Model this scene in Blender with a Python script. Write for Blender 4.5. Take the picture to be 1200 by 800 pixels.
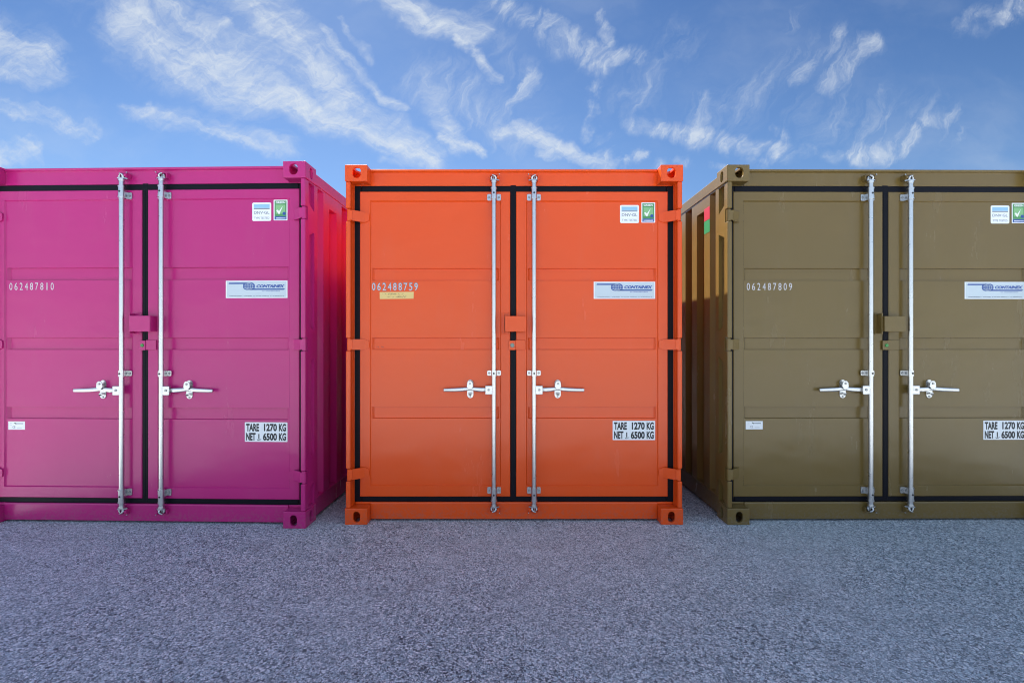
import bpy, bmesh, math, random
from mathutils import Vector, Matrix

random.seed(7)
for o in list(bpy.data.objects):
    bpy.data.objects.remove(o)
S = bpy.context.scene
COL = S.collection

# ------------------------------------------------------------------ camera
F = 565.0                                   # focal length in photo pixels (1200 px wide)
cam = bpy.data.objects.new('camera', bpy.data.cameras.new('camera'))
COL.objects.link(cam)
cam.data.sensor_width = 36.0
cam.data.lens = F / 1200 * 36.0
cam.data.clip_start = 0.05
cam.data.clip_end = 20000
cam.location = (0, -3.47, 1.319)
cam.rotation_euler = (math.radians(90), 0, 0)
S.camera = cam

# ------------------------------------------------------------------ light
SUN = Vector((-0.366, 0.86, 1.0)).normalized()
EL = math.asin(SUN.z)
AZ = math.atan2(SUN.x, SUN.y)               # clockwise from +Y
sun = bpy.data.objects.new('sun', bpy.data.lights.new('sun', 'SUN'))
COL.objects.link(sun)
sun.data.energy = 5.0
sun.data.angle = math.radians(0.53)
sun.data.color = (1.0, 0.945, 0.87)
sun.rotation_euler = SUN.to_track_quat('Z', 'Y').to_euler()

S.view_settings.view_transform = 'Standard'
S.view_settings.look = 'None'
S.view_settings.gamma = 1
S.view_settings.use_curve_mapping = False
S.view_settings.exposure = 2.1
S.render.resolution_x, S.render.resolution_y = 1024, 682
S.render.engine = 'CYCLES'
S.cycles.filter_width = 1.1
S.cycles.max_bounces = 10
S.cycles.diffuse_bounces = 6
S.cycles.glossy_bounces = 4

world = bpy.data.worlds.new('World')
S.world = world
world.use_nodes = True
WT = world.node_tree
WT.nodes.clear()


class NX:
    """tiny expression helper over a node tree"""
    def __init__(s, t): s.t = t
    def n(s, typ, **k):
        n = s.t.nodes.new(typ)
        for a, b in k.items(): setattr(n, a, b)
        return n
    def put(s, sock, v):
        if isinstance(v, bpy.types.NodeSocket): s.t.links.new(v, sock)
        else: sock.default_value = v
    def m(s, op, a, b=None, c=None, clamp=False):
        n = s.n('ShaderNodeMath', operation=op, use_clamp=clamp)
        s.put(n.inputs[0], a)
        if b is not None: s.put(n.inputs[1], b)
        if c is not None: s.put(n.inputs[2], c)
        return n.outputs[0]
    def v(s, op, a, b=None):
        n = s.n('ShaderNodeVectorMath', operation=op)
        s.put(n.inputs[0], a)
        if b is not None:
            s.put(n.inputs[3] if op == 'SCALE' else n.inputs[1], b)
        return n.outputs['Value'] if op in ('DOT_PRODUCT', 'LENGTH', 'DISTANCE') else n.outputs[0]
    def xyz(s, x=0.0, y=0.0, z=0.0):
        n = s.n('ShaderNodeCombineXYZ')
        for i, q in enumerate((x, y, z)): s.put(n.inputs[i], q)
        return n.outputs[0]
    def sep(s, v):
        n = s.n('ShaderNodeSeparateXYZ'); s.put(n.inputs[0], v)
        return n.outputs[0], n.outputs[1], n.outputs[2]
    def noise(s, vec, scale, detail=4, rough=0.55, dist=0.0, color=False):
        n = s.n('ShaderNodeTexNoise')
        s.put(n.inputs['Vector'], vec)
        n.inputs['Scale'].default_value = scale
        n.inputs['Detail'].default_value = detail
        n.inputs['Roughness'].default_value = rough
        n.inputs['Distortion'].default_value = dist
        return n.outputs['Color'] if color else n.outputs['Fac']
    def smooth(s, v, a, b):
        n = s.n('ShaderNodeMapRange', interpolation_type='SMOOTHSTEP')
        s.put(n.inputs[0], v)
        n.inputs[1].default_value = a; n.inputs[2].default_value = b
        return n.outputs[0]
    def mix(s, f, a, b, mode='MIX'):
        n = s.n('ShaderNodeMix', data_type='RGBA', blend_type=mode)
        s.put(n.inputs[0], f); s.put(n.inputs[6], a); s.put(n.inputs[7], b)
        return n.outputs[2]
    def ramp(s, v, stops):
        n = s.n('ShaderNodeValToRGB')
        e = n.color_ramp.elements
        while len(e) < len(stops): e.new(0.5)
        for i, (p, c) in enumerate(stops):
            e[i].position = p; e[i].color = (*c, 1) if len(c) == 3 else c
        s.put(n.inputs[0], v)
        return n.outputs[0]


def build_world():
    X = NX(WT)
    sky = X.n('ShaderNodeTexSky', sky_type='NISHITA', sun_disc=False)
    sky.sun_elevation = EL
    sky.sun_rotation = AZ
    sky.altitude = 200
    sky.air_density = 1.0
    sky.dust_density = 0.25
    sky.ozone_density = 2.0
    d = X.n('ShaderNodeTexCoord').outputs['Generated']
    dx, dy, dz = X.sep(d)
    fy = X.m('MAXIMUM', dy, 0.08)
    gx = X.m('DIVIDE', dx, fy)
    gz = X.m('DIVIDE', dz, fy)
    P0 = X.xyz(gx, gz, 0.0)
    # feathered warp shared by the bands
    w1 = X.v('SCALE', X.v('SUBTRACT', X.noise(P0, 4.0, 2, 0.5, color=True), (0.5, 0.5, 0.5)), 0.12)
    w2 = X.v('SCALE', X.v('SUBTRACT', X.noise(P0, 16.0, 4, 0.6, color=True), (0.5, 0.5, 0.5)), 0.055)
    P = X.v('ADD', X.v('ADD', P0, w1), w2)
    front = X.smooth(dy, 0.05, 0.2)

    def bands(segs):
        out = None
        for (x0, y0, x1, y1, w, a) in segs:
            A = Vector(((x0 - 600) / F, (400 - y0) / F, 0)); B = Vector(((x1 - 600) / F, (400 - y1) / F, 0))
            D = B - A; L2 = D.length_squared
            rel = X.v('SUBTRACT', P, A)
            t = X.m('DIVIDE', X.v('DOT_PRODUCT', rel, D), L2, clamp=True)
            q = X.v('SCALE', tuple(D), t)
            dist = X.v('DISTANCE', rel, q)
            g = X.smooth(X.m('DIVIDE', dist, w * 1.22 / F), 1.0, 0.0)
            g = X.m('MULTIPLY', g, a)
            out = g if out is None else X.m('MAXIMUM', out, g)
        return out

    def streaky(ang, stretch, scale, seed, detail=7):
        c, s_ = math.cos(ang), math.sin(ang)
        px, py, _ = X.sep(P)
        u = X.m('ADD', X.m('MULTIPLY', px, c), X.m('MULTIPLY', py, s_))
        v = X.m('ADD', X.m('MULTIPLY', px, -s_), X.m('MULTIPLY', py, c))
        q = X.xyz(X.m('DIVIDE', u, stretch), v, seed)
        return X.noise(q, scale, detail, 0.66, 0.5)

    segA = [(100, -40, 300, 60, 75, 0.66), (150, 25, 310, 105, 55, 0.95), (285, 98, 500, 188, 30, 1.1),
            (290, -10, 400, 110, 55, 0.88), (385, 90, 485, 175, 30, 0.9), (300, 60, 420, 130, 60, 0.62),
            (385, 35, 470, 125, 13, 0.9), (410, 20, 440, 60, 10, 0.6),
            (-40, 30, 45, 72, 48, 0.95), (-60, 108, 105, 152, 22, 0.8), (-10, 184, 30, 180, 26, 0.85),
            (150, 122, 345, 178, 20, 0.75), (190, 135, 300, 160, 30, 0.6), (260, 115, 300, 140, 14, 0.6),
            (430, -25, 552, 42, 32, 1.0), (535, 50, 572, 100, 14, 0.9), (590, 150, 705, 186, 18, 1.05),
            (500, 110, 530, 170, 20, 0.85), (515, 165, 562, 174, 14, 1.05), (560, 130, 600, 165, 24, 0.5),
            (140, 106, 175, 112, 9, 0.5), (440, 190, 500, 198, 14, 0.6)]
    segB = [(640, 25, 705, 70, 28, 0.85), (700, 10, 708, 60, 14, 0.7), (720, 68, 757, 62, 18, 0.95), (605, 125, 620, 95, 18, 0.9),
            (685, 142, 697, 100, 15, 1.05), (735, 150, 830, 155, 20, 1.0), (850, 155, 925, 185, 22, 0.95),
            (812, 160, 826, 110, 22, 0.7), (970, 100, 1018, 58, 24, 0.8), (935, 90, 985, 40, 22, 0.55), (900, 50, 930, 20, 18, 0.4),
            (1000, 188, 1065, 168, 26, 0.8), (1120, 35, 1200, -5, 24, 0.85), (885, 185, 905, 192, 18, 0.9),
            (710, 180, 742, 190, 12, 1.05), (765, 194, 800, 190, 14, 0.85), (1090, 148, 1125, 140, 20, 0.55), (1165, 65, 1185, 55, 12, 0.5),
            (640, 178, 700, 190, 14, 0.8), (700, 160, 730, 150, 12, 0.6), (905, 150, 930, 165, 12, 0.7), (820, 188, 850, 192, 10, 0.7), (940, 180, 975, 186, 14, 0.5),
            (575, -5, 650, 45, 30, 0.6), (620, 110, 560, 20, 40, 0.4), (500, 100, 610, 155, 60, 0.42), (960, 140, 1120, 150, 70, 0.34),
            (740, 120, 800, 40, 50, 0.34), (840, 130, 930, 60, 60, 0.34)]
    mA, mB = bands(segA), bands(segB)
    nA = streaky(math.radians(-30), 4.0, 20.0, 1.7)
    nA2 = streaky(math.radians(28), 2.6, 38.0, 4.1)
    nB = streaky(math.radians(60), 3.2, 30.0, 9.3)
    nAm = X.m('ADD', X.m('MULTIPLY', nA, 0.62), X.m('MULTIPLY', nA2, 0.38))
    def dens(mk, nz):
        q = X.m('ADD', X.m('MULTIPLY', mk, 0.62), X.m('MULTIPLY', X.m('SUBTRACT', nz, 0.5), 2.5))
        soft = X.m('MULTIPLY', X.smooth(q, -0.22, 0.95), 0.55)      # thin veil of ice
        core = X.m('MULTIPLY', X.smooth(q, 0.30, 1.35), 0.66)       # bright fibres
        return X.m('MULTIPLY', X.m('ADD', soft, core, clamp=True), X.smooth(mk, 0.0, 0.6))
    dA = dens(mA, nAm)
    dB = X.m('MULTIPLY', dens(mB, nB), 0.82)
    veil = X.smooth(X.noise(X.v('MULTIPLY', P, (1.0, 1.7, 1.0)), 2.3, 5, 0.6), 0.42, 0.85)
    veil = X.m('MULTIPLY', veil, 0.22)
    front_clouds = X.m('MULTIPLY', X.m('MAXIMUM', X.m('MAXIMUM', dA, dB), veil), front)
    # unseen sky behind the camera: broken bright cloud added to fill-light the fronts
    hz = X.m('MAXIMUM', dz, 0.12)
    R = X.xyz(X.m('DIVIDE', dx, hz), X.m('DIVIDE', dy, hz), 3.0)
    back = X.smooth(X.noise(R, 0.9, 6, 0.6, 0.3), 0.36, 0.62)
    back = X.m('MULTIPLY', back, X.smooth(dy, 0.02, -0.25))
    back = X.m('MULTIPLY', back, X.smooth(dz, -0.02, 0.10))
    tint = X.mix(X.smooth(dy, -0.35, 0.25), (1.0, 1.0, 1.0, 1), (0.37, 0.46, 0.56, 1))
    skyc = X.mix(1.0, sky.outputs[0], tint, 'MULTIPLY')
    skyc = X.mix(X.m('MULTIPLY', X.smooth(gz, 0.30, 0.80), front), skyc, X.mix(1.0, skyc, (0.72, 0.80, 0.88, 1), 'MULTIPLY'))
    c1 = X.mix(X.m('MULTIPLY', front_clouds, 0.93), skyc, (3.5, 3.8, 4.1, 1))
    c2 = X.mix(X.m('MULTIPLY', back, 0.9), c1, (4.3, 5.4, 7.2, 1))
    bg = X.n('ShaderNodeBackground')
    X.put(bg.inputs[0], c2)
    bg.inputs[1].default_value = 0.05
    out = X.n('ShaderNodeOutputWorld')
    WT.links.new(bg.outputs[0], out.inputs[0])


build_world()
world.cycles.sampling_method = 'MANUAL'
world.cycles.sample_map_resolution = 1024


# ------------------------------------------------------------------ materials
def mat(name, rgb, rough=0.5, metal=0.0, spec=0.5, fn=None):
    m = bpy.data.materials.new(name)
    m.use_nodes = True
    t = m.node_tree
    b = t.nodes['Principled BSDF']
    b.inputs['Base Color'].default_value = (*rgb, 1)
    b.inputs['Roughness'].default_value = rough
    b.inputs['Metallic'].default_value = metal
    b.inputs['Specular IOR Level'].default_value = spec
    if fn: fn(NX(t), b, t)
    return m


def paint(name, rgb):
    def fn(X, b, t):
        oc = X.n('ShaderNodeTexCoord').outputs['Object']
        rnd = X.n('ShaderNodeObjectInfo').outputs['Random']
        oz = oc
        oc = X.v('ADD', oc, X.xyz(X.m('MULTIPLY', rnd, 37.0), X.m('MULTIPLY', rnd, 11.0), 0.0))
        big = X.noise(oc, 1.7, 3, 0.5)
        grime = X.noise(X.v('MULTIPLY', oc, (1.0, 1.0, 0.25)), 5.0, 7, 0.65)
        dusty = X.m('MULTIPLY', X.smooth(grime, 0.50, 0.85), 0.05)
        c = X.mix(X.m('MULTIPLY', big, 0.16), (*rgb, 1), (*[q * 0.80 for q in rgb], 1))
        c = X.mix(dusty, c, (0.36, 0.33, 0.30, 1))
        # splashed dirt close to the ground and fine scuffs
        _, _, z = X.sep(oc)
        low = X.m('MULTIPLY', X.smooth(X.m('ADD', z, X.m('MULTIPLY', X.noise(oc, 22, 4, 0.6), 0.14)), 0.24, 0.03), 0.30)
        spl = X.m('MULTIPLY', low, X.smooth(X.noise(oc, 60, 3, 0.6), 0.45, 0.62))
        c = X.mix(spl, c, (0.16, 0.145, 0.13, 1))
        X.put(b.inputs['Base Color'], c)
        r = X.m('ADD', 0.17, X.m('MULTIPLY', grime, 0.16))
        X.put(b.inputs['Roughness'], r)
        bump = X.n('ShaderNodeBump')
        bump.inputs['Strength'].default_value = 0.35
        bump.inputs['Distance'].default_value = 0.004
        wav = X.noise(X.v('MULTIPLY', oc, (1.0, 1.0, 1.5)), 3.0, 2, 0.45)
        peel = X.noise(oc, 420, 2, 0.5)
        h = X.m('ADD', X.m('MULTIPLY', wav, 4.0), X.m('MULTIPLY', peel, 0.03))
        X.put(bump.inputs['Height'], h)
        X.put(b.inputs['Normal'], bump.outputs[0])
    return mat(name, rgb, 0.3, 0, 0.45, fn)


def galv(name, v, rough):
    def fn(X, b, t):
        oc = X.n('ShaderNodeTexCoord').outputs['Object']
        vo = X.n('ShaderNodeTexVoronoi'); vo.inputs['Scale'].default_value = 90
        X.put(vo.inputs['Vector'], oc)
        n = X.noise(oc, 35, 4, 0.6)
        k = X.m('ADD', X.m('MULTIPLY', n, 0.6), X.m('MULTIPLY', vo.outputs['Distance'], 0.35))
        X.put(b.inputs['Base Color'], X.ramp(k, [(0.2, (v * .9, v * .91, v * .92)), (0.7, (v, v, v))]))
        X.put(b.inputs['Roughness'], X.m('ADD', rough - 0.06, X.m('MULTIPLY', n, 0.18)))
    return mat(name, (v, v, v), rough, 1.0, 0.5, fn)


M = {
    'magenta': paint('magenta_paint', (0.47, 0.017, 0.165)),
    'orange': paint('orange_paint', (0.75, 0.076, 0.005)),
    'khaki': paint('khaki_paint', (0.155, 0.099, 0.027)),
    'rubber': mat('black_rubber', (0.005, 0.005, 0.009), 0.45, 0, 0.12),
    'zinc': galv('galvanised_steel', 0.60, 0.27),
    'zinc_dull': galv('dull_galvanised_steel', 0.36, 0.42),
    'white': mat('white_vinyl', (0.80, 0.81, 0.82), 0.4),
    'pale': mat('pale_grey_vinyl', (0.60, 0.58, 0.60), 0.45),
    'silver': mat('silver_vinyl', (0.52, 0.58, 0.62), 0.38, 0.2),
    'black': mat('black_ink', (0.012, 0.012, 0.015), 0.5),
    'grey_ink': mat('grey_ink', (0.16, 0.18, 0.22), 0.5),
    'blue': mat('blue_ink', (0.022, 0.075, 0.30), 0.45),
    'pale_blue': mat('pale_blue_ink', (0.28, 0.50, 0.68), 0.45),
    'green': mat('green_ink', (0.075, 0.27, 0.09), 0.45),
    'pale_green': mat('pale_green_ink', (0.22, 0.45, 0.20), 0.45),
    'seal_green': mat('green_plastic', (0.035, 0.27, 0.055), 0.4),
    'seal_grey': mat('grey_green_plastic', (0.20, 0.27, 0.22), 0.45),
    'red_film': mat('red_tape', (0.42, 0.02, 0.035), 0.35),
    'green_film': mat('green_tape', (0.02, 0.22, 0.075), 0.35),
    'tape': mat('yellow_masking_tape', (0.72, 0.52, 0.20), 0.7),
    'marker': mat('brown_marker', (0.06, 0.025, 0.02), 0.6),
    'inside': mat('dark_steel', (0.03, 0.028, 0.028), 0.7),
}


# ------------------------------------------------------------------ mesh helpers
class MB:
    def __init__(s, *mats):
        s.bm = bmesh.new(); s.mats = list(mats)
    def mi(s, m):
        if m is None: return 0
        if m not in s.mats: s.mats.append(m)
        return s.mats.index(m)
    def merge(s, t, m=None, smooth=False):
        i = s.mi(m)
        bmesh.ops.recalc_face_normals(t, faces=t.faces)
        vm = {v: s.bm.verts.new(v.co) for v in t.verts}
        for f in t.faces:
            try: g = s.bm.faces.new([vm[v] for v in f.verts])
            except ValueError: continue
            g.material_index = i; g.smooth = smooth
        t.free()
    def box(s, x0, x1, y0, y1, z0, z1, m=None, bev=0.0, seg=1):
        t = bmesh.new()
        vs = [t.verts.new((x, y, z)) for x in (x0, x1) for y in (y0, y1) for z in (z0, z1)]
        for f in ((0, 1, 3, 2), (4, 6, 7, 5), (0, 4, 5, 1), (2, 3, 7, 6), (0, 2, 6, 4), (1, 5, 7, 3)):
            t.faces.new([vs[i] for i in f])
        if bev: bmesh.ops.bevel(t, geom=list(t.edges), offset=bev, segments=seg, affect='EDGES', profile=0.5)
        s.merge(t, m)
    def prism(s, pts, axis, a0, a1, m=None, bev=0.0, smooth=False):
        """pts: outline in the two other axes (order x,y,z without axis)"""
        t = bmesh.new()
        def P(p, a):
            q = list(p); q.insert(axis, a); return q
        A = [t.verts.new(P(p, a0)) for p in pts]; B = [t.verts.new(P(p, a1)) for p in pts]
        t.faces.new(A); t.faces.new(B[::-1])
        n = len(pts)
        for i in range(n): t.faces.new([A[i], A[(i + 1) % n], B[(i + 1) % n], B[i]])
        if bev: bmesh.ops.bevel(t, geom=list(t.edges), offset=bev, segments=1, affect='EDGES', profile=0.5)
        s.merge(t, m)
    def tube(s, p0, p1, r0, r1=None, m=None, n=20, cap=True, smooth=True):
        p0, p1 = Vector(p0), Vector(p1); r1 = r0 if r1 is None else r1
        d = (p1 - p0); q = d.to_track_quat('Z', 'Y')
        i = s.mi(m)
        rings = []
        for p, r in ((p0, r0), (p1, r1)):
            rings.append([s.bm.verts.new(p + q @ Vector((r * math.cos(2 * math.pi * k / n), r * math.sin(2 * math.pi * k / n), 0))) for k in range(n)])
        for k in range(n):
            f = s.bm.faces.new([rings[0][k], rings[0][(k + 1) % n], rings[1][(k + 1) % n], rings[1][k]])
            f.smooth = smooth; f.material_index = i
        if cap:
            for rg, rev in ((rings[0], True), (rings[1], False)):
                c = [s.bm.verts.new(v.co) for v in rg]
                f = s.bm.faces.new(c[::-1] if rev else c); f.material_index = i
    def chain(s, pts, radii, m=None, n=12):
        for k in range(len(pts) - 1):
            s.tube(pts[k], pts[k + 1], radii[k], radii[k + 1], m, n, cap=(k in (0, len(pts) - 2)))
    def panel(s, fn, a0, a1, b0, b1, pockets, depth=0.0, m=None):
        """flat rectangle with sloped pockets; fn(a, b, depth) -> point"""
        i = s.mi(m)
        def quad(*ps):
            f = s.bm.faces.new([s.bm.verts.new(fn(*p)) for p in ps]); f.material_index = i
        A = sorted({a0, a1, *[p[0] for p in pockets], *[p[1] for p in pockets]})
        B = sorted({b0, b1, *[p[2] for p in pockets], *[p[3] for p in pockets]})
        for ia in range(len(A) - 1):
            for ib in range(len(B) - 1):
                ca, cb = (A[ia] + A[ia + 1]) / 2, (B[ib] + B[ib + 1]) / 2
                if any(p[0] < ca < p[1] and p[2] < cb < p[3] for p in pockets): continue
                quad((A[ia], B[ib], depth), (A[ia + 1], B[ib], depth), (A[ia + 1], B[ib + 1], depth), (A[ia], B[ib + 1], depth))
        for p in pockets:
            pa0, pa1, pb0, pb1, dd, sa, sb = p[:7]
            sub = p[7] if len(p) > 7 else []
            D = depth + dd
            ia0, ia1, ib0, ib1 = pa0 + sa, pa1 - sa, pb0 + sb, pb1 - sb
            quad((pa0, pb0, depth), (pa1, pb0, depth), (ia1, ib0, D), (ia0, ib0, D))
            quad((pa1, pb0, depth), (pa1, pb1, depth), (ia1, ib1, D), (ia1, ib0, D))
            quad((pa1, pb1, depth), (pa0, pb1, depth), (ia0, ib1, D), (ia1, ib1, D))
            quad((pa0, pb1, depth), (pa0, pb0, depth), (ia0, ib0, D), (ia0, ib1, D))
            s.panel(fn, ia0, ia1, ib0, ib1, sub, D, m)
    def rrect(s, x0, x1, z0, z1, r, y0, y1, m=None, n=5):
        pts = []
        for cx, cz, a in ((x1 - r, z1 - r, 0), (x0 + r, z1 - r, 90), (x0 + r, z0 + r, 180), (x1 - r, z0 + r, 270)):
            for k in range(n + 1):
                t = math.radians(a + 90 * k / n); pts.append((cx + r * math.cos(t), cz + r * math.sin(t)))
        s.prism(pts, 1, y0, y1, m)
    def text(s, txt, x0, x1, z0, z1, y, m, bold=0.0, shear=0.0, thick=0.0004, spacing=1.0):
        cu = bpy.data.curves.new('t', 'FONT'); cu.body = txt
        cu.offset = bold; cu.shear = shear; cu.resolution_u = 3; cu.extrude = 0.01
        cu.space_character = spacing
        ob = bpy.data.objects.new('t', cu); COL.objects.link(ob)
        dg = bpy.context.evaluated_depsgraph_get()
        me = bpy.data.meshes.new_from_object(ob.evaluated_get(dg))
        bpy.data.objects.remove(ob); bpy.data.curves.remove(cu)
        t = bmesh.new(); t.from_mesh(me); bpy.data.meshes.remove(me)
        xs = [v.co.x for v in t.verts]; ys = [v.co.y for v in t.verts]; zs = [v.co.z for v in t.verts]
        X0, X1, Y0, Y1, Z0, Z1 = min(xs), max(xs), min(ys), max(ys), min(zs), max(zs)
        for v in t.verts:
            v.co = Vector((x0 + (v.co.x - X0) / (X1 - X0) * (x1 - x0), y - (v.co.z - Z0) / (Z1 - Z0) * thick,
                           z0 + (v.co.y - Y0) / (Y1 - Y0) * (z1 - z0)))
        s.merge(t, m)
    def ribbon(s, pts, w, y, m, thick=0.0004):
        """thin pen stroke in the xz plane"""
        for (xa, za), (xb, zb) in zip(pts, pts[1:]):
            d = Vector((xb - xa, zb - za)); L = d.length
            if L < 1e-7: continue
            nrm = Vector((-d.y, d.x)) / L * w / 2
            s.prism([(xa + nrm.x, za + nrm.y), (xb + nrm.x, zb + nrm.y), (xb - nrm.x, zb - nrm.y), (xa - nrm.x, za - nrm.y)], 1, y - thick, y, m)
    def mirror_x(s):
        for v in s.bm.verts: v.co.x = -v.co.x
        bmesh.ops.reverse_faces(s.bm, faces=s.bm.faces)
        return s
    def build(s, name, parent=None, keep=True, recalc=False):
        if recalc:
            bmesh.ops.remove_doubles(s.bm, verts=s.bm.verts, dist=1e-5)
            bmesh.ops.recalc_face_normals(s.bm, faces=s.bm.faces)
        me = bpy.data.meshes.new(name); s.bm.to_mesh(me); s.bm.free()
        for m in s.mats: me.materials.append(M[m] if isinstance(m, str) else m)
        o = bpy.data.objects.new(name, me); COL.objects.link(o)
        if parent is not None: o.parent = parent
        return o


# ------------------------------------------------------------------ ground
def ground():
    def fn(X, b, t):
        oc = X.n('ShaderNodeTexCoord').outputs['Object']
        def vor(scale, feat='F1', rnd=1.0):
            v = X.n('ShaderNodeTexVoronoi', feature=feat)
            v.inputs['Scale'].default_value = scale; v.inputs['Randomness'].default_value = rnd
            X.put(v.inputs['Vector'], X.v('ADD', oc, X.v('SCALE', X.noise(oc, 60, 2, 0.5, color=True), 0.003)))
            return v
        v1 = vor(100); v2 = vor(205); e1 = vor(100, 'DISTANCE_TO_EDGE')
        r1, g1, _ = X.sep(v1.outputs['Color']); r2, g2, _ = X.sep(v2.outputs['Color'])
        st = X.ramp(r1, [(0.0, (0.03, 0.037, 0.055)), (0.20, (0.235, 0.29, 0.335)), (0.55, (0.55, 0.665, 0.72)), (1.0, (0.95, 0.96, 0.97))])
        sm = X.ramp(r2, [(0.0, (0.03, 0.037, 0.055)), (0.45, (0.39, 0.48, 0.535)), (1.0, (0.90, 0.92, 0.94))])
        pick = X.m('GREATER_THAN', g1, 0.42)
        c = X.mix(pick, sm, st)
        c = X.mix(X.m('GREATER_THAN', g2, 0.93), c, (0.92, 0.93, 0.93, 1))
        c = X.mix(X.m('LESS_THAN', g2, 0.06), c, (0.03, 0.033, 0.042, 1))
        gap = X.smooth(e1.outputs['Distance'], 0.10, 0.0)
        c = X.mix(X.m('MULTIPLY', gap, 0.72), c, (0.03, 0.031, 0.038, 1))
        big = X.noise(oc, 0.8, 5, 0.6); mid = X.noise(oc, 7, 4, 0.6)
        c = X.mix(X.m('MULTIPLY', X.smooth(big, 0.35, 0.7), 0.34), c, (0.55, 0.60, 0.62, 1))
        c = X.mix(X.m('MULTIPLY', X.smooth(mid, 0.45, 0.75), 0.22), c, (0.12, 0.125, 0.14, 1))
        c = X.mix(X.m('MULTIPLY', X.smooth(X.noise(X.v('ADD', oc, (5.2, 1.7, 0.0)), 1.9, 6, 0.7), 0.60, 0.70), 0.30), c, (0.09, 0.092, 0.10, 1))
        # worn lighter dusty patches on the tarmac
        X.put(b.inputs['Base Color'], c)
        X.put(b.inputs['Roughness'], X.m('ADD', 0.55, X.m('MULTIPLY', r2, 0.3)))
        h = X.m('ADD', X.m('MULTIPLY', X.m('SUBTRACT', 1.0, v1.outputs['Distance']), X.m('ADD', 0.5, X.m('MULTIPLY', g1, 0.8))),
                X.m('MULTIPLY', X.m('SUBTRACT', 1.0, v2.outputs['Distance']), 0.5))
        bump = X.n('ShaderNodeBump'); bump.inputs['Strength'].default_value = 0.9
        bump.inputs['Distance'].default_value = 0.0045
        X.put(bump.inputs['Height'], h); X.put(b.inputs['Normal'], bump.outputs[0])
    M['asphalt'] = mat('asphalt', (0.2, 0.2, 0.21), 0.7, 0, 0.45, fn)
    g = MB('asphalt')
    R, n = 4000, 64
    rings = [[g.bm.verts.new((r * math.cos(2 * math.pi * k / n), r * math.sin(2 * math.pi * k / n), 0)) for k in range(n)] for r in (12, 120, R)]
    g.bm.faces.new(rings[0])
    for a, b in ((0, 1), (1, 2)):
        for k in range(n):
            g.bm.faces.new([rings[a][k], rings[b][k], rings[b][(k + 1) % n], rings[a][(k + 1) % n]])
    o = g.build('ground'); o['kind'] = 'structure'


ground()

# ------------------------------------------------------------------ corner casting (hollow, with apertures)
W, H, L = 1.219, 2.591, 2.991
CX, CY, CZ = 0.162, 0.178, 0.118


def stadium(cx, cz, w, h, n=10):
    pts = []; r = w / 2; e = h / 2 - r
    for k in range(n + 1):
        t = math.pi * k / n; pts.append((cx + r * math.cos(t), cz + e + r * math.sin(t)))
    for k in range(n + 1):
        t = math.pi + math.pi * k / n; pts.append((cx + r * math.cos(t), cz - e + r * math.sin(t)))
    return pts


def casting_mesh(top):
    """right front casting in local coordinates, outer corner at x=CX, y=0; z 0..CZ; top aperture at z=CZ if top"""
    def tmp(mb):
        o = mb.build('tmp', recalc=True); return o
    a = MB('orange'); a.box(0, CX, 0, CY, 0, CZ, None, 0.005, 2); A = tmp(a)
    cut = []
    c = MB('orange'); t = 0.017
    c.box(t, CX - t, t, CY - t, t, CZ - t, None); cut.append(tmp(c))
    w, h = (0.062, 0.079) if top else (0.050, 0.079)
    c = MB('orange'); c.prism(stadium(CX - 0.086, CZ / 2 + (0.001 if top else -0.002), w, h), 1, -0.02, t + 0.01); cut.append(tmp(c))
    c = MB('orange'); c.prism(stadium(0.092, CZ / 2, 0.050, 0.079), 0, CX - t - 0.01, CX + 0.02); cut.append(tmp(c))
    c = MB('orange')
    z0, z1 = (CZ - t - 0.01, CZ + 0.02) if top else (-0.02, t + 0.01)
    c.prism(stadium(CX - 0.084, CY / 2, 0.064, 0.124), 2, z0, z1); cut.append(tmp(c))
    for q in cut:
        md = A.modifiers.new('b', 'BOOLEAN'); md.operation = 'DIFFERENCE'; md.object = q; md.solver = 'EXACT'
    dg = bpy.context.evaluated_depsgraph_get()
    me = bpy.data.meshes.new_from_object(A.evaluated_get(dg))
    for q in [A] + cut: bpy.data.objects.remove(q)
    return me


CAST = {True: casting_mesh(True), False: casting_mesh(False)}


def casting(paintname, sx, sy, top, parent):
    m = MB(paintname)
    t = bmesh.new(); t.from_mesh(CAST[top])
    z = H - CZ if top else 0.0
    for v in t.verts:
        x = v.co.x + W - CX; y = v.co.y
        v.co = Vector((x * sx, y if sy > 0 else L - y, v.co.z + z))
    m.merge(t)
    return m.build('corner_casting', parent)


# ------------------------------------------------------------------ container
YD = 0.085            # outer face of the door leaves
YF = YD + 0.010       # face of the recessed door field
GROOVES = [(1.768, 1.860), (1.258, 1.347), (0.751, 0.837)]
HZ = [2.232, 1.297, 0.356]   # hinge centre heights


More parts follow.
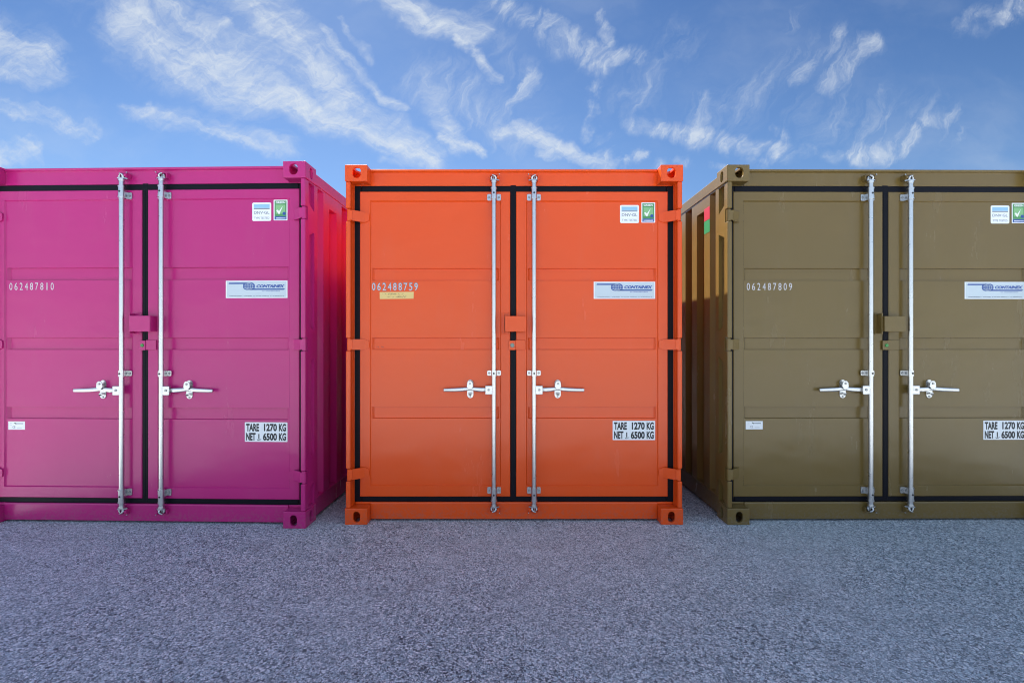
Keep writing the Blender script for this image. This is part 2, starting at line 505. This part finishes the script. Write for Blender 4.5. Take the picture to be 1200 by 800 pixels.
def post(pc, sx, root, front=True):
    m = MB(pc)
    fz = lambda y: y if front else L - y
    def bx(x0, x1, y0, y1, z0, z1, bev=0.003):
        xs = sorted((x0 * sx, x1 * sx)); ys = sorted((fz(y0), fz(y1)))
        m.box(xs[0], xs[1], ys[0], ys[1], z0, z1, None, bev)
    zt, zb = H - CZ - 0.001, CZ + 0.001
    cuts = [zb]
    for h in sorted(HZ): cuts += [h - 0.046, h + 0.046]
    cuts.append(zt)
    for i in range(0, len(cuts), 2): bx(1.181, 1.2135, 0.006, 0.052, cuts[i], cuts[i + 1], 0.005)
    # side face of the post, with deep pockets between the hinge plates
    X0, X1, ya, yb = 1.2115, 1.1855, 0.066, 0.160
    def q(*ps): m.bm.faces.new([m.bm.verts.new(Vector((sx * x, fz(y), z))) for x, y, z in ps])
    q((X0, 0.0525, zb), (X0, ya, zb), (X0, ya, zt), (X0, 0.0525, zt))
    q((X0, yb, zb), (X0, 0.214, zb), (X0, 0.214, zt), (X0, yb, zt))
    # (front low, front high, back low, back high) of each pocket
    pk = [(0.130, 0.245, 0.130, 0.290), (0.520, 1.160, 0.475, 1.205), (1.440, 2.080, 1.395, 2.120), (2.315, 2.464, 2.270, 2.464)]
    lo = (zb, zb)
    for f0_, f1_, b0_, b1_ in pk + [(zt, zt, zt, zt)]:
        q((X0, ya, lo[0]), (X0, yb, lo[1]), (X0, yb, b0_), (X0, ya, f0_)); lo = (f1_, b1_)
    for f0_, f1_, b0_, b1_ in pk:
        c = [(ya, f0_), (yb, b0_), (yb, b1_), (ya, f1_)]
        q(*[(X1, y, z) for y, z in c])
        for k in range(4):
            (y0, z0), (y1, z1) = c[k], c[(k + 1) % 4]
            q((X0, y0, z0), (X0, y1, z1), (X1, y1, z1), (X1, y0, z0))
    bx(1.1812, 1.1842, 0.0525, 0.100, zb, zt, 0.0008)
    bx(1.1765, 1.1810, 0.084, 0.100, zb, zt, 0.001)
    bx(1.1500, 1.1610, 0.119, 0.214, zb, zt, 0.0)
    bx(1.1845, 1.2112, 0.0532, 0.0580, zb, zt, 0.0)
    bx(1.1615, 1.2112, 0.208, 0.213, zb, zt, 0.0)
    return m.build('corner_post', root)


def side_wall(pc, sx, root):
    m = MB(pc)
    def fn(y, z, d): return Vector((sx * (1.2095 - d), y, z))
    zb, zt = 0.150, 2.480
    pk = [(0.2145, 0.325, zb + 0.012, zt - 0.012, 0.036, 0.030, 0.012)]
    for k in range(9):
        y = 0.435 + 0.26 * k
        top = 2.372 if k in (0,) else zt - 0.012
        pk.append((y, y + 0.150, zb + 0.012, top, 0.036, 0.046, 0.012))
    m.panel(fn, 0.214, L - 0.214, zb, zt, pk)
    m.box(*sorted((sx * 1.125, sx * 1.150)), 0.214, L - 0.214, zb, zt, None)
    return m.build('side_wall', root)


def build_container(name, pc, label, X0, Y0, yaw, serial, extras):
    root = bpy.data.objects.new(name, None); COL.objects.link(root)
    root['label'] = label; root['category'] = 'shipping container'
    root['group'] = 'shipping containers standing in a row on the asphalt'
    root.location = (X0, Y0, 0); root.rotation_euler = (0, 0, yaw)
    for sx in (-1, 1):
        for sy in (1, -1):
            for top in (True, False): casting(pc, sx, sy, top, root)
            post(pc, sx, root, sy > 0)
        side_wall(pc, sx, root)
        m = MB(pc)
        m.box(*sorted((sx * 1.145, sx * 1.2145)), CY + 0.001, L - CY - 0.001, 2.478, 2.562, None, 0.004)
        m.build('top_side_rail', root)
        m = MB(pc)
        m.box(*sorted((sx * 1.150, sx * 1.2010)), CY + 0.001, L - CY - 0.001, 0.014, 0.152, None, 0.003)
        m.box(*sorted((sx * 1.14, sx * 1.2155)), CY + 0.001, L - CY - 0.001, 0.1525, 0.158, None, 0.001)
        m.build('bottom_side_rail', root)
    # header: a lipped beam; sill
    m = MB(pc)
    m.prism([(0.076, 2.584), (0.076, 2.571), (0.094, 2.563), (0.094, 2.4665), (0.15, 2.4665), (0.15, 2.584)], 0, -W + CX + 0.001, W - CX - 0.001, None, 0.0015)
    m.prism([(0.096, 2.471), (0.096, 2.4665), (0.15, 2.4665), (0.15, 2.471)], 0, -1.171, -W + CX, None)
    m.prism([(0.096, 2.471), (0.096, 2.4665), (0.15, 2.4665), (0.15, 2.471)], 0, W - CX, 1.171, None)
    m.build('header_beam', root)
    m = MB(pc)
    m.prism([(0.079, 0.014), (0.079, 0.130), (0.084, 0.137), (0.15, 0.137), (0.15, 0.014)], 0, -W + CX + 0.001, W - CX - 0.001, None, 0.002)
    for s_ in (-1, 1):
        m.box(*sorted((s_ * (W - CX), s_ * 1.171)), 0.088, 0.15, CZ + 0.001, 0.137, None, 0.002)
    m.build('sill_beam', root)
    # roof with shallow troughs, rear wall
    m = MB(pc)
    def fr(a, b, d): return Vector((a, b, 2.5600 - d))
    m.panel(fr, -1.144, 1.144, 0.151, L - 0.151, [(-1.08, 1.08, 0.2 + 0.2 * k, 0.3 + 0.2 * k, 0.02, 0.03, 0.02) for k in range(13)])
    m.build('roof', root)
    m = MB(pc)
    def fb(a, b, d): return Vector((a, L - 0.012 - d, b))
    m.panel(fb, -1.149, 1.149, 0.119, H - CZ - 0.002, [(-1.05 + 0.26 * k, -0.90 + 0.26 * k, 0.16, 2.42, 0.036, 0.046, 0.012) for k in range(8)])
    m.box(-W + CX + 0.001, W - CX - 0.001, L - 0.08, L - 0.006, 2.4745, 2.575, None, 0.003)
    m.box(-W + CX + 0.001, W - CX - 0.001, L - 0.08, L - 0.006, 0.014, 0.117, None, 0.003)
    m.build('rear_wall', root)
    m = MB('inside'); m.box(-1.149, 1.149, 0.17, L - 0.1, 0.06, 0.145, None); m.build('floor_deck', root)
    # rubber seal round the doorway
    m = MB('rubber')
    gy = 0.0895
    def seal(x0, x1, z0, z1):
        m.box(x0, x1, gy, 0.118, z0, z1, None, 0.006, 2)
    seal(-1.1805, -1.128, 0.1372, 2.4662); seal(1.128, 1.1805, 0.1372, 2.4662)
    seal(-1.1275, 1.1275, 2.4165, 2.4660); seal(-1.1275, 1.1275, 0.1374, 0.1830)
    m.build('door_seal', root)

    for sx in (-1, 1):
        build_door(root, pc, sx, serial, extras)

    # lock box straddling the doors and the seal tab below it
    m = MB(pc)
    m.box(-0.094, -0.030, 0.078, 0.0845, 1.372, 1.530, None, 0.002)
    m.box(-0.066, 0.086, 0.016, 0.022, 1.390, 1.503, None, 0.0025, 2)         # front plate
    m.box(-0.066, -0.060, 0.0215, 0.072, 1.392, 1.503, None, 0.001)
    m.box(0.080, 0.086, 0.0215, 0.0845, 1.392, 1.503, None, 0.001)
    m.box(-0.0605, 0.0805, 0.0215, 0.070, 1.497, 1.503, None, 0.001)
    m.box(-0.078, -0.072, 0.030, 0.0785, 1.378, 1.522, None, 0.001)
    m.box(-0.045, -0.018, 0.020, 0.078, 1.400, 1.440, 'inside', 0.002)
    m.build('lock_box', root)
    m = MB(pc)
    m.box(-0.040, 0.010, 0.070, 0.0775, 1.256, 1.326, None, 0.0025, 2)
    m.box(0.0102, 0.086, 0.0745, 0.0845, 1.258, 1.330, None, 0.002)
    sg = 'seal_grey' if pc == 'orange' else 'seal_green'
    r = 0.016 if pc == 'orange' else 0.013
    m.tube((-0.012, 0.0699, 1.291), (-0.012, 0.064, 1.291), r, r * 0.8, sg, 14)
    m.build('seal_tab', root)
    if pc == 'khaki':
        m = MB('red_film')
        m.box(-1.2105, -1.2097, 0.326, 0.434, 2.285, 2.385, 'red_film')
        m.box(-1.2105, -1.2097, 0.326, 0.434, 2.183, 2.283, 'green_film')
        o = m.build('colour_sticker', root); o['label'] = 'red over green sticker on the ribbed side wall'
    return root


def leaf(sx):
    # (leaf x0, x1, field x0, x1)
    return (-1.1365, -0.0280, -1.063, -0.096) if sx < 0 else (0.0160, 1.1345, 0.090, 1.064)


def build_door(root, pc, sx, serial, extras):
    x0, x1, f0, f1 = leaf(sx)
    z0, z1 = 0.176, 2.423
    m = MB(pc)
    def fn(a, b, d): return Vector((a, YD + d, b))
    b = 0.004
    gr = [(f0 + 0.013, f1 - 0.013, g0, g1, 0.017, 0.014, 0.003) for g0, g1 in sorted(GROOVES)]
    m.panel(fn, x0 + b, x1 - b, z0 + b, z1 - b, [(f0, f1, 0.254, 2.356, 0.010, 0.007, 0.007, gr)])
    # rounded rim and edges
    o = [(x0, z0), (x1, z0), (x1, z1), (x0, z1)]
    i = [(x0 + b, z0 + b), (x1 - b, z0 + b), (x1 - b, z1 - b), (x0 + b, z1 - b)]
    for k in range(4):
        k2 = (k + 1) % 4
        for (pa, ya), (pb, yb) in (((i, YD), (o, YD + b)), ((o, YD + b), (o, YD + 0.05))):
            m.bm.faces.new([m.bm.verts.new(Vector((q[0], y, q[1]))) for q, y in ((pb[k], yb), (pb[k2], yb), (pa[k2], ya), (pa[k], ya))])
    m.box(x0 + 0.002, x1 - 0.002, YD + 0.045, YD + 0.052, z0 + 0.002, z1 - 0.002)
    d = m.build('door', root)
    if sx < 0:
        s = MB('rubber'); s.box(-0.0275, 0.0155, 0.0885, 0.118, 0.146, 2.472, None, 0.006, 2)
        s.box(-0.022, -0.002, 0.0865, 0.0955, 0.183, 2.42, None, 0.003, 2)
        s.build('centre_seal', d)
    # hinges
    for hz in HZ:
        h = MB(pc)
        def P(x): return sx * x
        h.tube((P(1.196), 0.030, hz - 0.041), (P(1.196), 0.030, hz + 0.041), 0.0155, None, None, 16)
        h.tube((P(1.196), 0.030, hz - 0.052), (P(1.196), 0.030, hz + 0.050), 0.006, None, None, 10)
        h.box(*sorted((P(1.170), P(1.2025))), 0.0145, 0.0475, hz - 0.036, hz + 0.036, None, 0.003)
        pts = [(1.1725, hz - 0.038), (1.098, hz - 0.038), (1.068, hz - 0.026), (1.064, hz), (1.068, hz + 0.026), (1.098, hz + 0.038), (1.1725, hz + 0.038)]
        # strap steps back from the pin to the leaf: sloped blade
        t = bmesh.new()
        fr, bk = [], []
        for (x, z) in pts:
            k = (1.1725 - x) / (1.1725 - 1.064)
            yf = 0.020 + (0.074 - 0.020) * min(1, k / 0.30)
            fr.append(t.verts.new((P(x), yf if k > 0 else 0.020, z))); bk.append(t.verts.new((P(x), min(yf + 0.014, 0.0848), z)))
        mid = [1.140]
        t.faces.new(fr); t.faces.new(bk[::-1])
        n = len(pts)
        for q in range(n): t.faces.new([fr[q], fr[(q + 1) % n], bk[(q + 1) % n], bk[q]])
        bmesh.ops.triangulate(t, faces=t.faces)
        h.merge(t)
        h.build('hinge', d)
    # locking rod and fittings: built for the right leaf, mirrored for the left
    rx, ry, rr = 0.1465, 0.048, 0.0160
    m = MB('zinc')
    m.tube((rx, ry, 0.118), (rx, ry, 2.490), rr, None, None, 28)
    if sx < 0: m.mirror_x()
    rod = m.build('locking_rod', d)
    for zc, zs0, zs1 in ((2.378, 2.360, 2.436), (1.087, 1.066, 1.108), (0.225, 0.160, 0.248)):
        m = MB('zinc')
        lh = 0.024 if zc != 1.087 else 0.019
        for s_ in (-1, 1):
            xa, xb = sorted((rx + s_ * 0.018, rx + s_ * 0.050))
            m.rrect(xa, xb, zc - lh, zc + lh, 0.009, 0.0775, 0.0845, 'zinc')
            m.tube((rx + s_ * 0.036, 0.0775, zc), (rx + s_ * 0.036, 0.0715, zc), 0.009, 0.0075, 'zinc_dull', 8, smooth=False)
            m.box(*sorted((rx + s_ * 0.0165, rx + s_ * 0.021)), ry + 0.0, 0.0845, zc - lh, zc + lh, 'zinc', 0.001)
        m.tube((rx, ry, zs0), (rx, ry, zs1), rr + 0.0045, None, 'zinc', 24)
        for z in (zs0, zs1):
            if zc != 1.087: m.tube((rx, ry, z - 0.004), (rx, ry, z + 0.004), rr + 0.0075, None, 'zinc', 24)
        m.tube((rx, ry - rr - 0.003, (zs0 + zs1) / 2), (rx, ry - rr - 0.0052, (zs0 + zs1) / 2), 0.0072, None, 'black', 10)
        if sx < 0: m.mirror_x()
        m.build('rod_bracket', rod)
    # cams at the rod ends and the keepers welded on the beams
    for up in (True, False):
        m = MB('zinc')
        def zz(v): return 2.490 + v if up else 0.118 - v
        def bz(x0_, x1_, y0_, y1_, a, b_, mt=None, bev=0.002):
            za, zb_ = sorted((zz(a), zz(b_))); m.box(x0_, x1_, y0_, y1_, za, zb_, mt, bev)
        m.tube((rx, ry, zz(-0.016)), (rx, ry, zz(0.0)), 0.020, 0.021, 'zinc', 20)
        outl = [(rx + 0.020, 0.030), (rx + 0.030, 0.046), (rx + 0.010, 0.070), (rx - 0.020, 0.070), (rx - 0.040, 0.052), (rx - 0.020, 0.034)]
        za, zb_ = sorted((zz(0.001), zz(0.009)))
        m.prism(outl, 2, za, zb_, 'zinc', 0.001)
        # hooked jaws
        m.chain([(rx - 0.012, 0.050, zz(0.010)), (rx - 0.016, 0.044, zz(0.024)), (rx - 0.004, 0.040, zz(0.036)), (rx + 0.012, 0.042, zz(0.040))], [0.007, 0.007, 0.006, 0.0045], 'zinc', 10)
        m.chain([(rx + 0.014, 0.054, zz(0.009)), (rx + 0.021, 0.050, zz(0.022)), (rx + 0.014, 0.048, zz(0.033))], [0.006, 0.0055, 0.004], 'zinc', 10)
        m.tube((rx + 0.002, 0.055, zz(0.008)), (rx + 0.002, 0.055, zz(0.030)), 0.008, 0.007, 'zinc_dull', 12)
        if sx < 0: m.mirror_x()
        m.build('rod_cam', rod)
        m = MB(pc)
        yb = 0.0935 if up else 0.0785
        za, zb_ = sorted((zz(0.010), zz(0.046)))
        m.box(rx - 0.036, rx - 0.028, 0.046, yb, za, zb_, None, 0.0015)
        m.box(rx + 0.026, rx + 0.034, 0.054, yb, za, zb_, None, 0.0015)
        za, zb_ = sorted((zz(0.042), zz(0.049)))
        m.box(rx - 0.036, rx + 0.034, 0.060, yb, za, zb_, None, 0.0015)
        m.tube((rx - 0.030, 0.046, zz(0.026)), (rx - 0.030, 0.038, zz(0.026)), 0.010, 0.008, None, 10)
        m.tube((rx - 0.040, 0.050, zz(0.047)), (rx - 0.040, 0.042, zz(0.047)), 0.005, 0.004, 'zinc', 8)
        if sx < 0: m.mirror_x()
        m.build('cam_keeper', root)
    # handle: hub block, lever and the retaining catch
    hz = 0.965
    m = MB('zinc')
    m.box(rx + 0.010, rx + 0.062, 0.0385, 0.0600, hz - 0.033, hz + 0.033, 'zinc', 0.004, 2)
    m.tube((rx + 0.038, 0.0386, hz + 0.002), (rx + 0.038, 0.033, hz + 0.002), 0.009, 0.008, 'zinc_dull', 12)
    # flat lever, slightly waisted, swelling where the catch grips it
    prof = [(0.050, 0.052, 0.015, 0.002), (0.100, 0.060, 0.016, 0.002), (0.135, 0.068, 0.015, 0.005), (0.160, 0.073, 0.013, 0.009), (0.185, 0.074, 0.013, 0.010), (0.215, 0.071, 0.014, 0.006), (0.250, 0.066, 0.014, 0.002), (0.300, 0.062, 0.013, 0.0), (0.362, 0.060, 0.012, -0.002), (0.368, 0.061, 0.010, -0.002)]
    t = bmesh.new(); rings = []
    for (x, y, hh, dz_) in prof:
        rg = []
        for k in range(14):
            a = 2 * math.pi * k / 14
            cx, cz_ = math.cos(a), math.sin(a)
            sq = lambda q: math.copysign(abs(q) ** 0.6, q)
            rg.append(t.verts.new((rx + x, y + 0.0065 * sq(cx), hz + dz_ * 0.7 + hh * sq(cz_))))
        rings.append(rg)
    for a_, b_ in zip(rings, rings[1:]):
        for k in range(14): t.faces.new([a_[k], a_[(k + 1) % 14], b_[(k + 1) % 14], b_[k]])
    t.faces.new(rings[0]); t.faces.new(rings[-1][::-1])
    m.merge(t, 'zinc', smooth=True)
    if sx < 0: m.mirror_x()
    m.build('door_handle', rod)
    m = MB('zinc')
    kx = rx + 0.176
    yb = YF - 0.0003
    m.prism(stadium(kx, hz + 0.004, 0.045, 0.136), 1, yb - 0.005, yb, 'zinc', 0.001)
    m.box(kx - 0.014, kx + 0.014, 0.068, yb - 0.0052, hz - 0.034, hz - 0.022, 'zinc', 0.003)
    m.box(kx - 0.010, kx + 0.010, 0.0655, 0.0675, hz - 0.040, hz - 0.030, 'black', 0.0005)
    # swinging catch: a tear-drop plate over the lever
    ct = [(kx - 0.021, hz + 0.052), (kx - 0.024, hz + 0.022), (kx - 0.012, hz + 0.004), (kx + 0.012, hz + 0.004), (kx + 0.024, hz + 0.022), (kx + 0.021, hz + 0.052), (kx + 0.010, hz + 0.066), (kx - 0.010, hz + 0.066)]
    m.prism(ct, 1, 0.058, 0.064, 'zinc', 0.002)
    m.box(kx - 0.012, kx + 0.012, 0.0642, yb - 0.0052, hz + 0.030, hz + 0.048, 'zinc_dull', 0.002)
    m.tube((kx, 0.0579, hz + 0.046), (kx, 0.053, hz + 0.046), 0.008, 0.007, 'zinc_dull', 12)
    m.tube((kx, yb - 0.0052, hz - 0.052), (kx, yb - 0.010, hz - 0.052), 0.007, 0.006, 'zinc_dull', 10)
    if sx < 0: m.mirror_x()
    m.build('handle_catch', d)

    # writing
    y = YF - 0.0004
    px = lambda v: (v - 602.5) * 0.006306
    pz = lambda v: 1.319 + (400 - v) * 0.006306
    if sx < 0:
        m = MB('pale')
        a, b_ = px(436.3), px(489.5)
        if pc != 'orange': a += 0.016; b_ += 0.016
        n = len(serial); step = (b_ - a) / (n - 0.42)
        for k, ch in enumerate(serial):
            cx0 = a + k * step; w = step * (0.58 if ch != '1' else 0.17)
            if ch == '1': cx0 += step * 0.2
            if pc == 'orange': m.text(ch, cx0 - 0.004, cx0 + w + 0.004, pz(340.6), pz(330.9), y + 0.0004, 'grey_ink', 0.02)
            m.text(ch, cx0, cx0 + w, pz(340.0), pz(331.6), y, 'pale', -0.004)
        m.build('serial_number', d)
        if pc == 'orange':
            m = MB('tape')
            m.prism([(px(445.0), pz(342.2)), (px(485.0), pz(341.9)), (px(484.8), pz(349.9)), (px(445.2), pz(350.3))], 1, y - 0.0003, y + 0.0003, 'tape')
            rnd = random.Random(3)
            for zc, xa, xb in ((pz(344.4), px(448.5), px(473)), (pz(347.6), px(454), px(477))):
                pts = []; x = xa
                while x < xb:
                    if rnd.random() < 0.12:
                        m.ribbon(pts, 0.0016, y - 0.0004, 'marker'); pts = []; x += 0.010
                    pts.append((x, zc + rnd.uniform(-0.007, 0.007))); x += rnd.uniform(0.0015, 0.005)
                m.ribbon(pts, 0.0016, y - 0.0004, 'marker')
            o = m.build('masking_tape', d); o['label'] = 'yellow tape with handwriting under the serial number'
            m = MB('marker'); rnd = random.Random(5)
            yy = YF + 0.017 - 0.0004
            for xa, xb in ((px(440.5), px(443.5)), (px(446), px(449.5))):
                pts = [(xa + (xb - xa) * k / 6, pz(406.6) + rnd.uniform(-0.006, 0.006)) for k in range(7)]
                m.ribbon(pts, 0.002, yy, 'marker')
            m.build('marker_scribble', d)
        else:
            m = MB('white')
            a, b_, c, e = -1.040, -0.914, pz(502.8), pz(493.2)
            m.box(a, b_, y - 0.0004, y, c, e, 'white')
            yy = y - 0.0005
            m.prism([(a + 0.042, e - 0.010), (a + 0.052, e - 0.008), (a + 0.064, e - 0.019), (a + 0.055, e - 0.020)], 1, yy - 0.0003, yy, 'black')
            for k in range(7): m.box(a + 0.060 + 0.0078 * k, a + 0.0655 + 0.0078 * k, yy - 0.0003, yy, e - 0.0195, e - 0.0125, 'grey_ink')
            m.text('CE', a + 0.032, a + 0.054, c + 0.010, c + 0.027, yy, 'grey_ink', 0.0)
            for k in range(9): m.box(a + 0.066 + 0.0042 * k, a + 0.069 + 0.0042 * k, yy - 0.0003, yy, c + 0.012, c + 0.0150, 'grey_ink')
            for k in range(2): m.box(a + 0.012, a + 0.026, yy - 0.0003, yy, e - 0.012 - 0.014 * k, e - 0.0105 - 0.014 * k, 'grey_ink')
            m.build('maker_plate', d)
    else:
        # weight plate
        a, b_, c, e = px(718.2), px(768), pz(515.4), pz(492.9)
        m = MB('white')
        m.rrect(a, b_, c, e, 0.004, y - 0.0004, y, 'white')
        yy = y - 0.0005; mid = (c + e) / 2
        ww = b_ - a; g = 0.012
        hi0, hi1, lo0, lo1 = mid + 0.005, e - 0.010, c + 0.009, mid - 0.006
        for (z0_, z1_, first, sec) in ((hi0, hi1, 'TARE', '1270'), (lo0, lo1, 'NET', '6500')):
            m.text(first, a + 0.010, a + (0.105 if first == 'TARE' else 0.080), z0_, z1_, yy, 'black', 0.045)
            m.text(sec, a + (0.141 if sec == '1270' else 0.134), a + 0.237, z0_, z1_, yy, 'black', 0.045)
            m.text('KG', a + 0.251, a + 0.304, z0_, z1_, yy, 'black', 0.045)
        jx = a + 0.104
        m.box(jx - 0.004, jx + 0.004, yy - 0.0004, yy, lo0 + 0.012, lo1 - 0.008, 'black')
        m.ribbon([(jx - 0.012, lo0 + 0.010), (jx - 0.008, lo0 + 0.002), (jx + 0.002, lo0 + 0.003), (jx + 0.002, lo0 + 0.013)], 0.004, yy, 'black')
        m.ribbon([(jx + 0.006, lo0 + 0.002), (jx + 0.016, lo0 + 0.012)], 0.003, yy, 'black')
        m.build('weight_plate', d)
        # company sign
        a, b_, c, e = px(696), px(768), pz(350), pz(330.1)
        m = MB('silver')
        m.box(a, b_, y - 0.0005, y, c, e, 'white')
        m.box(a + 0.007, b_ - 0.007, y - 0.0009, y - 0.0006, c + 0.005, e - 0.005, 'silver')
        yy = y - 0.0010
        m.prism([(a + 0.020, e - 0.024), (a + 0.024, e - 0.014), (a + 0.152, e - 0.014), (a + 0.142, e - 0.024)], 1, yy - 0.0004, yy, 'blue')
        gx_, gz_, gw, gh = a + 0.171, e - 0.040, 0.088, 0.056
        m.prism([(gx_ + gw / 2 * math.copysign(abs(math.cos(t)) ** 0.75, math.cos(t)), gz_ + gh / 2 * math.copysign(abs(math.sin(t)) ** 0.8, math.sin(t))) for t in [2 * math.pi * k / 28 for k in range(28)]], 1, yy - 0.0004, yy, 'blue')
        y3 = yy - 0.0005
        for dz_ in (-0.013, 0, 0.013):
            w = gw * 0.46 * (1 - (abs(dz_) / 0.04) ** 2)
            m.ribbon([(gx_ - w, gz_ + dz_), (gx_ + w, gz_ + dz_)], 0.0022, y3, 'silver')
        for q in (-0.30, -0.14, 0.0, 0.14, 0.30):
            m.ribbon([(gx_ + q * gw * math.cos(u) * 1.1, gz_ + gh / 2 * math.sin(u) * 0.92) for u in [math.pi * (k / 8 - 0.5) for k in range(9)]], 0.0020, y3 - 0.0006, 'silver')
        m.text('CONTAINEX', a + 0.226, b_ - 0.019, e - 0.051, e - 0.028, yy, 'blue', 0.055, 0.3)
        m.prism([(a + 0.185, e - 0.067), (a + 0.200, e - 0.057), (b_ - 0.017, e - 0.057), (b_ - 0.027, e - 0.067)], 1, yy - 0.0004, yy, 'blue')
        rnd = random.Random(11)
        def tiny(xa, xb, z, h, mt):
            x = xa
            while x < xb:
                w = rnd.uniform(0.0016, 0.0034)
                if rnd.random() > 0.14: m.box(x, x + w, yy - 0.0003, yy, z + rnd.uniform(0, h * 0.2), z + h * rnd.uniform(0.7, 1.0), mt)
                x += w + 0.0012
        tiny(a + 0.268, b_ - 0.055, e - 0.079, 0.006, 'blue')
        tiny(a + 0.022, b_ - 0.020, c + 0.012, 0.006, 'grey_ink')
        m.build('company_sign', d)
        # classification sticker
        a, b_, c, e = px(726.9), px(749.0), pz(261.4), pz(240.3)
        m = MB('white')
        m.rrect(a, b_, c, e, 0.010, y - 0.0004, y, 'white'); yy = y - 0.0005
        m.box(a + 0.011, b_ - 0.011, yy - 0.0003, yy, e - 0.040, e - 0.012, 'pale_blue')
        m.box(a + 0.011, b_ - 0.011, yy - 0.0003, yy, e - 0.030, e - 0.0405, 'pale_blue') if False else None
        m.box(a + 0.011, b_ - 0.011, yy - 0.0003, yy, e - 0.048, e - 0.0415, 'grey_ink')
        m.text('DNV·GL', a + 0.013, b_ - 0.013, e - 0.083, e - 0.062, yy, 'grey_ink', 0.01)
        m.text('TYPE TESTED', a + 0.014, b_ - 0.014, e - 0.119, e - 0.104, yy, 'grey_ink', 0.0)
        m.build('test_sticker', d)
        a, b_, c, e = px(751.9), px(768.0), pz(260.9), pz(237.2)
        m = MB('white')
        m.rrect(a, b_, c, e, 0.004, y - 0.0004, y, 'white'); yy = y - 0.0005
        m.box(a + 0.007, b_ - 0.007, yy - 0.0003, yy, c + 0.030, e - 0.007, 'green')
        m.text('GREEN', a + 0.016, b_ - 0.016, e - 0.027, e - 0.013, yy - 0.0004, 'white', 0.03)
        m.box(a + 0.016, b_ - 0.016, yy - 0.0006, yy - 0.0003, c + 0.048, e - 0.036, 'pale_green')
        m.prism([(a + 0.020, c + 0.072), (a + 0.030, c + 0.078), (a + 0.040, c + 0.066), (a + 0.068, c + 0.105), (a + 0.043, c + 0.045), (a + 0.036, c + 0.047)], 1, yy - 0.0010, yy - 0.0006, 'white')
        m.tube((b_ - 0.024, yy - 0.0006, c + 0.050), (b_ - 0.024, yy - 0.0011, c + 0.050), 0.012, None, 'blue', 16, smooth=False)
        m.box(a + 0.007, b_ - 0.007, yy - 0.0003, yy, c + 0.006, c + 0.0295, 'blue')
        for k in range(9): m.box(a + 0.017 + 0.0080 * k, a + 0.0225 + 0.0080 * k, yy - 0.0006, yy - 0.0003, c + 0.012, c + 0.020, 'white')
        m.build('approval_sticker', d)


def place(xc, yc, yaw, sx):
    """front outer corner (sx = -1 left, +1 right) at (xc, yc) -> origin"""
    c, s = math.cos(yaw), math.sin(yaw)
    return xc - sx * W * c, yc - sx * W * s


build_container('shipping_container', 'orange', 'bright orange shipping container standing between the magenta and the khaki one',
                0.0145, 0.0, 0.0, '062488759', {})
ya = math.radians(-1.55)
x, y = place(-1.4555, -0.073, ya, 1)
build_container('shipping_container', 'magenta', 'magenta pink shipping container whose shaded ribbed side faces the orange one',
                x, y, ya, '062487810', {})
ya = math.radians(0.45)
x, y = place(1.549, -0.003, ya, -1)
build_container('shipping_container', 'khaki', 'khaki brown shipping container with a red and green sticker on its ribbed side',
                x, y, ya, '062487809', {})
